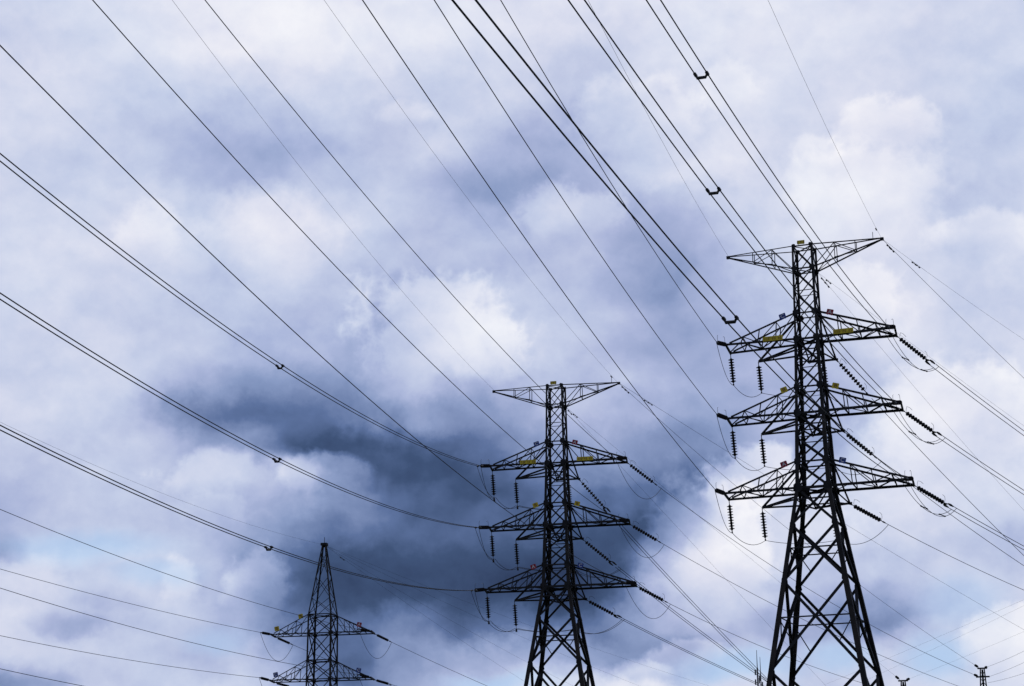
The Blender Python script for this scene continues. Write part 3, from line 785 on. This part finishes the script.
for tn, T in ((1, T1), (2, T2)):
    tw = TN[tn]
    twin_side = 1 if tn == 1 else -1
    sep = 0.45 if tn == 1 else 0.32
    for k, (t, L) in enumerate(ARMS):
        for side, sc, sw in ((-1, 'l', 'left'), (1, 'r', 'right')):
            key = 't%d_%s%s' % (tn, sc, 'abc'[k])
            Wi, Wo = WIRES[key], WIRES[key + '_o']
            twin = side == twin_side
            P, ln = (P_Y, LEN_Y) if twin else (P_T, LEN_T)
            where = '%s %s arm of the %s' % (LEVEL[k], sw, tw)
            nwire = 'two wires' if twin else 'one wire'
            # incoming
            place_string(P, TIPS[key], wire_pt(Wi, 0) - Vector(TIPS[key]), 'end-on insulator string on the %s' % where, GI)
            s0 = 0.0
            if twin:
                pair(key, s0, sep, 'twin wires from overhead to the %s' % where, GW, [SPACERS[key], SPACERS[key] + 62])
            else:
                conductor(key, s0, 'single wire from overhead to the %s' % where, group=GW)
            # outgoing
            dep = ('bracket behind the %s left arm of the %s' % (LEVEL[k], tw)) if side < 0 else where
            place_string(P, wire_pt(Wo, 0), wire_dir(Wo, ln * .5), 'slanting insulator string on the %s' % dep, GI)
            if twin: pair(key + '_o', ln - .1, sep, 'twin wires leaving right from the %s' % dep, GW)
            else: conductor(key + '_o', ln - .1, 'wire leaving right from the %s' % dep, group=GW)
            # jumpers
            a, b = wire_pt(Wi, .3), wire_pt(Wo, ln + .3)
            la, lb = Vector((-math.sin(Wi[3]), math.cos(Wi[3]), 0)), Vector((-math.sin(Wo[3]), math.cos(Wo[3]), 0))
            jl = 'jumper wire%s drooping under the %s' % (' pair' if twin else '', where)
            if side > 0:
                if twin:
                    ps = [sag_path([a + la * (q * .2), b - lb * (q * .2)], [1.25 + .12 * q], 30) for q in (-1, 1)]
                    jumper(ps, jl, GJ, (11, 22))
                else:
                    jumper([sag_path([a, b], [2.0], 30)], jl, GJ)
            else:
                hang = [T.world(-L - .18, ARM_HALF[tn], t - .1), T.world(*SIDE_TIP[k], t - .85),
                        T.world((REAR_NODE[k][0] + REAR_TIP[k][0]) * .5, (REAR_NODE[k][1] + REAR_TIP[k][1]) * .5, t - .9)]
                hl = ['far end of the %s' % where, 'side bracket under the %s' % where, 'rear beam under the %s' % where]
                feet = []
                for hp, hn in zip(hang, hl):
                    dd = (Vector((0, 0, -1)) + Vector((.06, 0, 0))).normalized()
                    place_string(P_SY if twin else P_S, hp, dd, 'hanging insulator on %s' % hn, GH)
                    feet.append(hp + dd * (LEN_S + (.02 if twin else -.03)))
                sags = [.75, .55, .25, .75]
                if twin:
                    ps = []
                    for q in (-1, 1):
                        f = [p + (T.M.to_3x3() @ Vector((0.16 * q, .0, 0))) for p in feet]
                        ps.append(sag_path([a + la * (.16 * q * -1)] + f + [b + lb * (.16 * q * -1)], sags))
                    jumper(ps, jl, GJ)
                else:
                    jumper([sag_path([a] + feet + [b], sags)], jl, GJ)

# ---- the small tower's wires
for k, (t, L) in enumerate(ARMS3):
    for side, sc, sw in ((-1, 'l', 'left'), (1, 'r', 'right')):
        key = 't3_%s%s' % (sc, 'abc'[k])
        if key not in WIRES: continue
        where = '%s %s arm of the %s' % (LEVEL[k], sw, TN[3])
        Wi = WIRES[key]
        place_string(P_3, TIPS[key], wire_pt(Wi, 0) - Vector(TIPS[key]), 'end-on insulator string on the %s' % where, GI)
        conductor(key, 0.0, 'single wire from the left to the %s' % where, group=GW)
        if key + '_o' in WIRES:
            Wo = WIRES[key + '_o']
            place_string(P_3, wire_pt(Wo, 0), wire_dir(Wo, 1), 'slanting insulator string on the %s' % where, GI)
            conductor(key + '_o', LEN_3 - .1, 'single wire leaving down right from the %s' % where, group=GW)
            jumper([sag_path([wire_pt(Wi, .2), wire_pt(Wo, LEN_3)], [2.1], 30)], 'loop of jumper wire under the %s' % where, GJ)

# ---- earth wires, with their small dumb-bell dampers
EARTH = {
 't1_el': 'faint thin earth wire from overhead to the left tip of the tall right tower',
 't1_er': 'faint thin earth wire from overhead to the right tip of the tall right tower',
 't2_el': 'faint thin earth wire from overhead to the left tip of the middle tower',
 't2_er': 'faint thin earth wire from overhead to the right tip of the middle tower',
 't3_e': 'faint thin earth wire from the left to the peak of the small pointed tower',
 't1_er1_o': 'upper of two thin wires leaving right from the tall tower right tip',
 't1_er2_o': 'lower of two thin wires leaving right from the tall tower right tip',
 't1_el1_o': 'steeper thin wire leaving the body below the crown of the tall right tower',
 't1_el2_o': 'shallower thin wire leaving the body below the crown of the tall right tower',
 't2_er1_o': 'upper of two thin wires leaving right from the middle tower right tip',
 't2_er2_o': 'thin wire from the middle tower right tip to the distant slim tower',
 't2_el1_o': 'steeper thin wire leaving the body below the crown of the middle tower',
 't2_el2_o': 'shallower thin wire leaving the body below the crown of the middle tower',
 't3_e1_o': 'topmost thin wire leaving right from the small pointed tower peak',
 't3_e2_o': 'second thin wire from the top leaving the small pointed tower peak',
 't3_e3_o': 'third thin wire from the top leaving the small pointed tower peak',
 't3_e4_o': 'lowest thin wire leaving the small pointed tower peak, with a damper',
}
for key, lab in EARTH.items():
    W = WIRES[key]
    m = MB(); m.tube(*wire_mb(W, 0.0, 0, EARTH_R.get(key, R_EARTH)))
    o = tag(m.build('earth_wire', M_WIRE), lab, 'earth wire', GE)
    for s in DAMPERS.get(key, ()):
        p, d = wire_pt(W, s), wire_dir(W, s)
        q = p - Vector((0, 0, .09))
        dm_ = MB()
        dm_.tube([q - d * .28, q - d * .10, q + d * .10, q + d * .28], [.05, .02, .02, .05], 7)
        dm_.tube([q - d * .30, q - d * .17], .05, 8); dm_.tube([q + d * .17, q + d * .30], .05, 8); dm_.tube([p, q], .02, 6)
        dm_.build('vibration_damper', M_FIT, o)

# ---- wires of the distant slim towers, coming forward to the right
FAR = [((33.4, 209.35, 21.56), (42.45, 159.45, 23.83), 'uppermost faint distant wire rising to the right edge beyond the tall tower'),
       ((38.45, 214.58, 22.35), (44.21, 166.22, 24.25), 'second faint distant wire rising to the right edge beyond the tall tower'),
       ((40.3, 199.2, 21.05), (46.1, 174.0, 22.96), 'faint wire rising right from the slim tower head near the lower edge'),
       ((49.35, 202.8, 22.6), (48.52, 183.7, 22.29), 'upper wire rising right from the distant slim tower at the right edge'),
       ((49.5, 202.8, 21.02), (48.36, 183.74, 20.2), 'lowest wire rising right from the distant slim tower at the right edge'),
       ((49.45, 202.8, 21.59), (48.44, 183.72, 21.22), 'middle wire rising right from the distant slim tower at the right edge')]
for i, (p, q, lab) in enumerate(FAR):
    p, q = Vector(p), Vector(q)
    e = p + (q - p) * 1.5
    pts = sag_path([p, e], [0.15], 30)
    m = MB(); m.tube(pts, .0055 if i < 3 else .012)
    tag(m.build('power_line', M_WIRE), lab, 'power line', 'wires of the distant towers')
for T, W, keys in ((FA, None, ('t2_er2_o', 't2_ra_o')), (FB, None, ('t2_el2_o',))):
    for key in keys:
        W = WIRES[key]; L = W[6]
        place_string(P_F, wire_pt(W, L), -wire_dir(W, L), 'insulator string ending the %s wire at the %s slim distant tower' % ('upper' if key != 't2_ra_o' else 'lower', 'right' if T is FA else 'left'), GI)
for i, T in ((3, FA), (2, FB)):
    p, q = Vector(FAR[i][0]), Vector(FAR[i][1])
    place_string(P_F, p, q - p, 'small insulator string on the right of the %s slim distant tower head' % ('right' if T is FA else 'left'), GI)

# ------------------------------------------------------------------ signs
def text_mesh(ch, size):
    cu = bpy.data.curves.new('letter', 'FONT')
    cu.body = ch; cu.size = size; cu.align_x = 'CENTER'; cu.align_y = 'CENTER'
    cu.extrude = 0.004; cu.offset = 0.008
    tmp = bpy.data.objects.new('letter', cu)
    COL.objects.link(tmp)
    dg = bpy.context.evaluated_depsgraph_get(); dg.update()
    me = bpy.data.meshes.new_from_object(tmp.evaluated_get(dg))
    bpy.data.objects.remove(tmp); bpy.data.curves.remove(cu)
    me.name = 'letter'
    return me
LETTERS = {c: text_mesh(c, .40) for c in 'ABC'}
def sign(T, x, y, t, w, h, roll, mat, label, ch=None, lmat=None, bars=False, group=None):
    """plate facing the viewer's side of the tower (local -Y)"""
    m = MB()
    cx_ = min(w, h) * .08
    sec = [(-w / 2 + cx_, -h / 2), (w / 2 - cx_, -h / 2), (w / 2, -h / 2 + cx_), (w / 2, h / 2 - cx_), (w / 2 - cx_, h / 2), (-w / 2 + cx_, h / 2), (-w / 2, h / 2 - cx_), (-w / 2, -h / 2 + cx_)]
    m.prism((0, -.006, 0), (0, .006, 0), [Vector((a, 0, b)) for a, b in sec])
    m.box((-w * .3, .04, -h * .1), (.02, 0, 0), (0, .03, 0), (0, 0, h * .45)); m.box((w * .3, .04, -h * .1), (.02, 0, 0), (0, .03, 0), (0, 0, h * .45))
    o = m.build('sign', mat)
    o.matrix_world = T.M @ Matrix.Translation((x, y, T.Zt + t)) @ Matrix.Rotation(math.radians(roll), 4, 'Y')
    tag(o, label, 'sign', group)
    if ch:
        me = LETTERS[ch].copy(); me.materials.clear(); me.materials.append(lmat)
        l = link_obj('letter', me, o)
        l.location = (0, -.012, 0); l.rotation_euler = (math.pi / 2, 0, 0)
        l.scale = (1.05 * h / .42, .95 * h / .42, 1)
    if bars:
        b = MB()
        rnd = random.Random(int(x * 100) + 7)
        n = 9 if w > 1 else 3
        for i in range(n):
            cx = -w * .40 + w * .80 * i / (n - 1)
            if w > 1 and i in (3, 6): continue
            s_ = w * .033 if w > 1 else w * .10
            for zz in (-.22, 0.0, .22):
                b.box((cx + rnd.uniform(-.01, .01), -.0095, zz * h + rnd.uniform(-.01, .01)), (s_ * rnd.uniform(.8, 1.2), 0, 0), (0, .003, 0), (0, 0, h * .045))
            b.box((cx + rnd.uniform(-s_ * .5, s_ * .5), -.0115, 0), (w * .006 if w > 1 else w * .02, 0, 0), (0, .003, 0), (0, 0, h * .30))
        b.build('lettering', M_DARK, o)
    return o
COLN = {'A': ('red', M_RED, M_WHITE), 'B': ('yellow', M_YEL, M_DARK), 'C': ('blue', M_BLUE, M_WHITE)}
for tn, T in ((1, T1), (2, T2)):
    for k, (l, r_) in enumerate((('C', 'A'), ('B', 'B'), ('A', 'C'))):
        t, L = ARMS[k]
        h = T.h(t + 1.9)
        for side, ch, sw in ((-1, l, 'left'), (1, r_, 'right')):
            cn, cm, lm = COLN[ch]
            f = .165 if side < 0 else .20
            x = side * (h + (L - h) * f); y = -(h + (ARM_HALF[tn] - h) * f) - .04
            z = t + 1.9 - 1.8 * f + .12
            sign(T, x, y, z, .48, .40, side * 16, cm, '%s plate lettered %s on the %s %s arm of the %s' % (cn, ch, LEVEL[k], sw, TN[tn]), ch, lm, group='phase plates on the arms')
    t, L = ARMS[0]
    for side, sw in ((-1, 'left'), (1, 'right')):
        sign(T, 2.68 if side > 0 else -2.32, -1.12, t + .12, 1.42, .34, 0, M_YEL, 'long yellow warning plate on the %s top arm of the %s' % (sw, TN[tn]), bars=True, group='long yellow plates')
    sign(T, -.05, -.80, .18, .54, .28, 0, M_YEL, 'small yellow plate on the crown of the %s' % TN[tn], bars=True, group='yellow crown plates')
for (x, t, ch, lab) in ((-4.25, -8.33, 'B', 'yellow plate near the tip of the top left arm of the small pointed tower'),
                        (-1.9, -7.22, 'B', 'yellow plate near the body on the top left arm of the small pointed tower'),
                        (3.9, -8.2, 'A', 'red plate near the tip of the top right arm of the small pointed tower'),
                        (-4.25, -12.68, 'C', 'blue plate on the second left arm of the small pointed tower'),
                        (3.9, -12.5, 'C', 'blue plate on the second right arm of the small pointed tower')):
    cn, cm, lm = COLN[ch]
    sign(T3, x, -1.08, t + .25, .46, .42, 12 if x > 0 else -12, cm, lab, ch, lm, group='phase plates on the small tower')
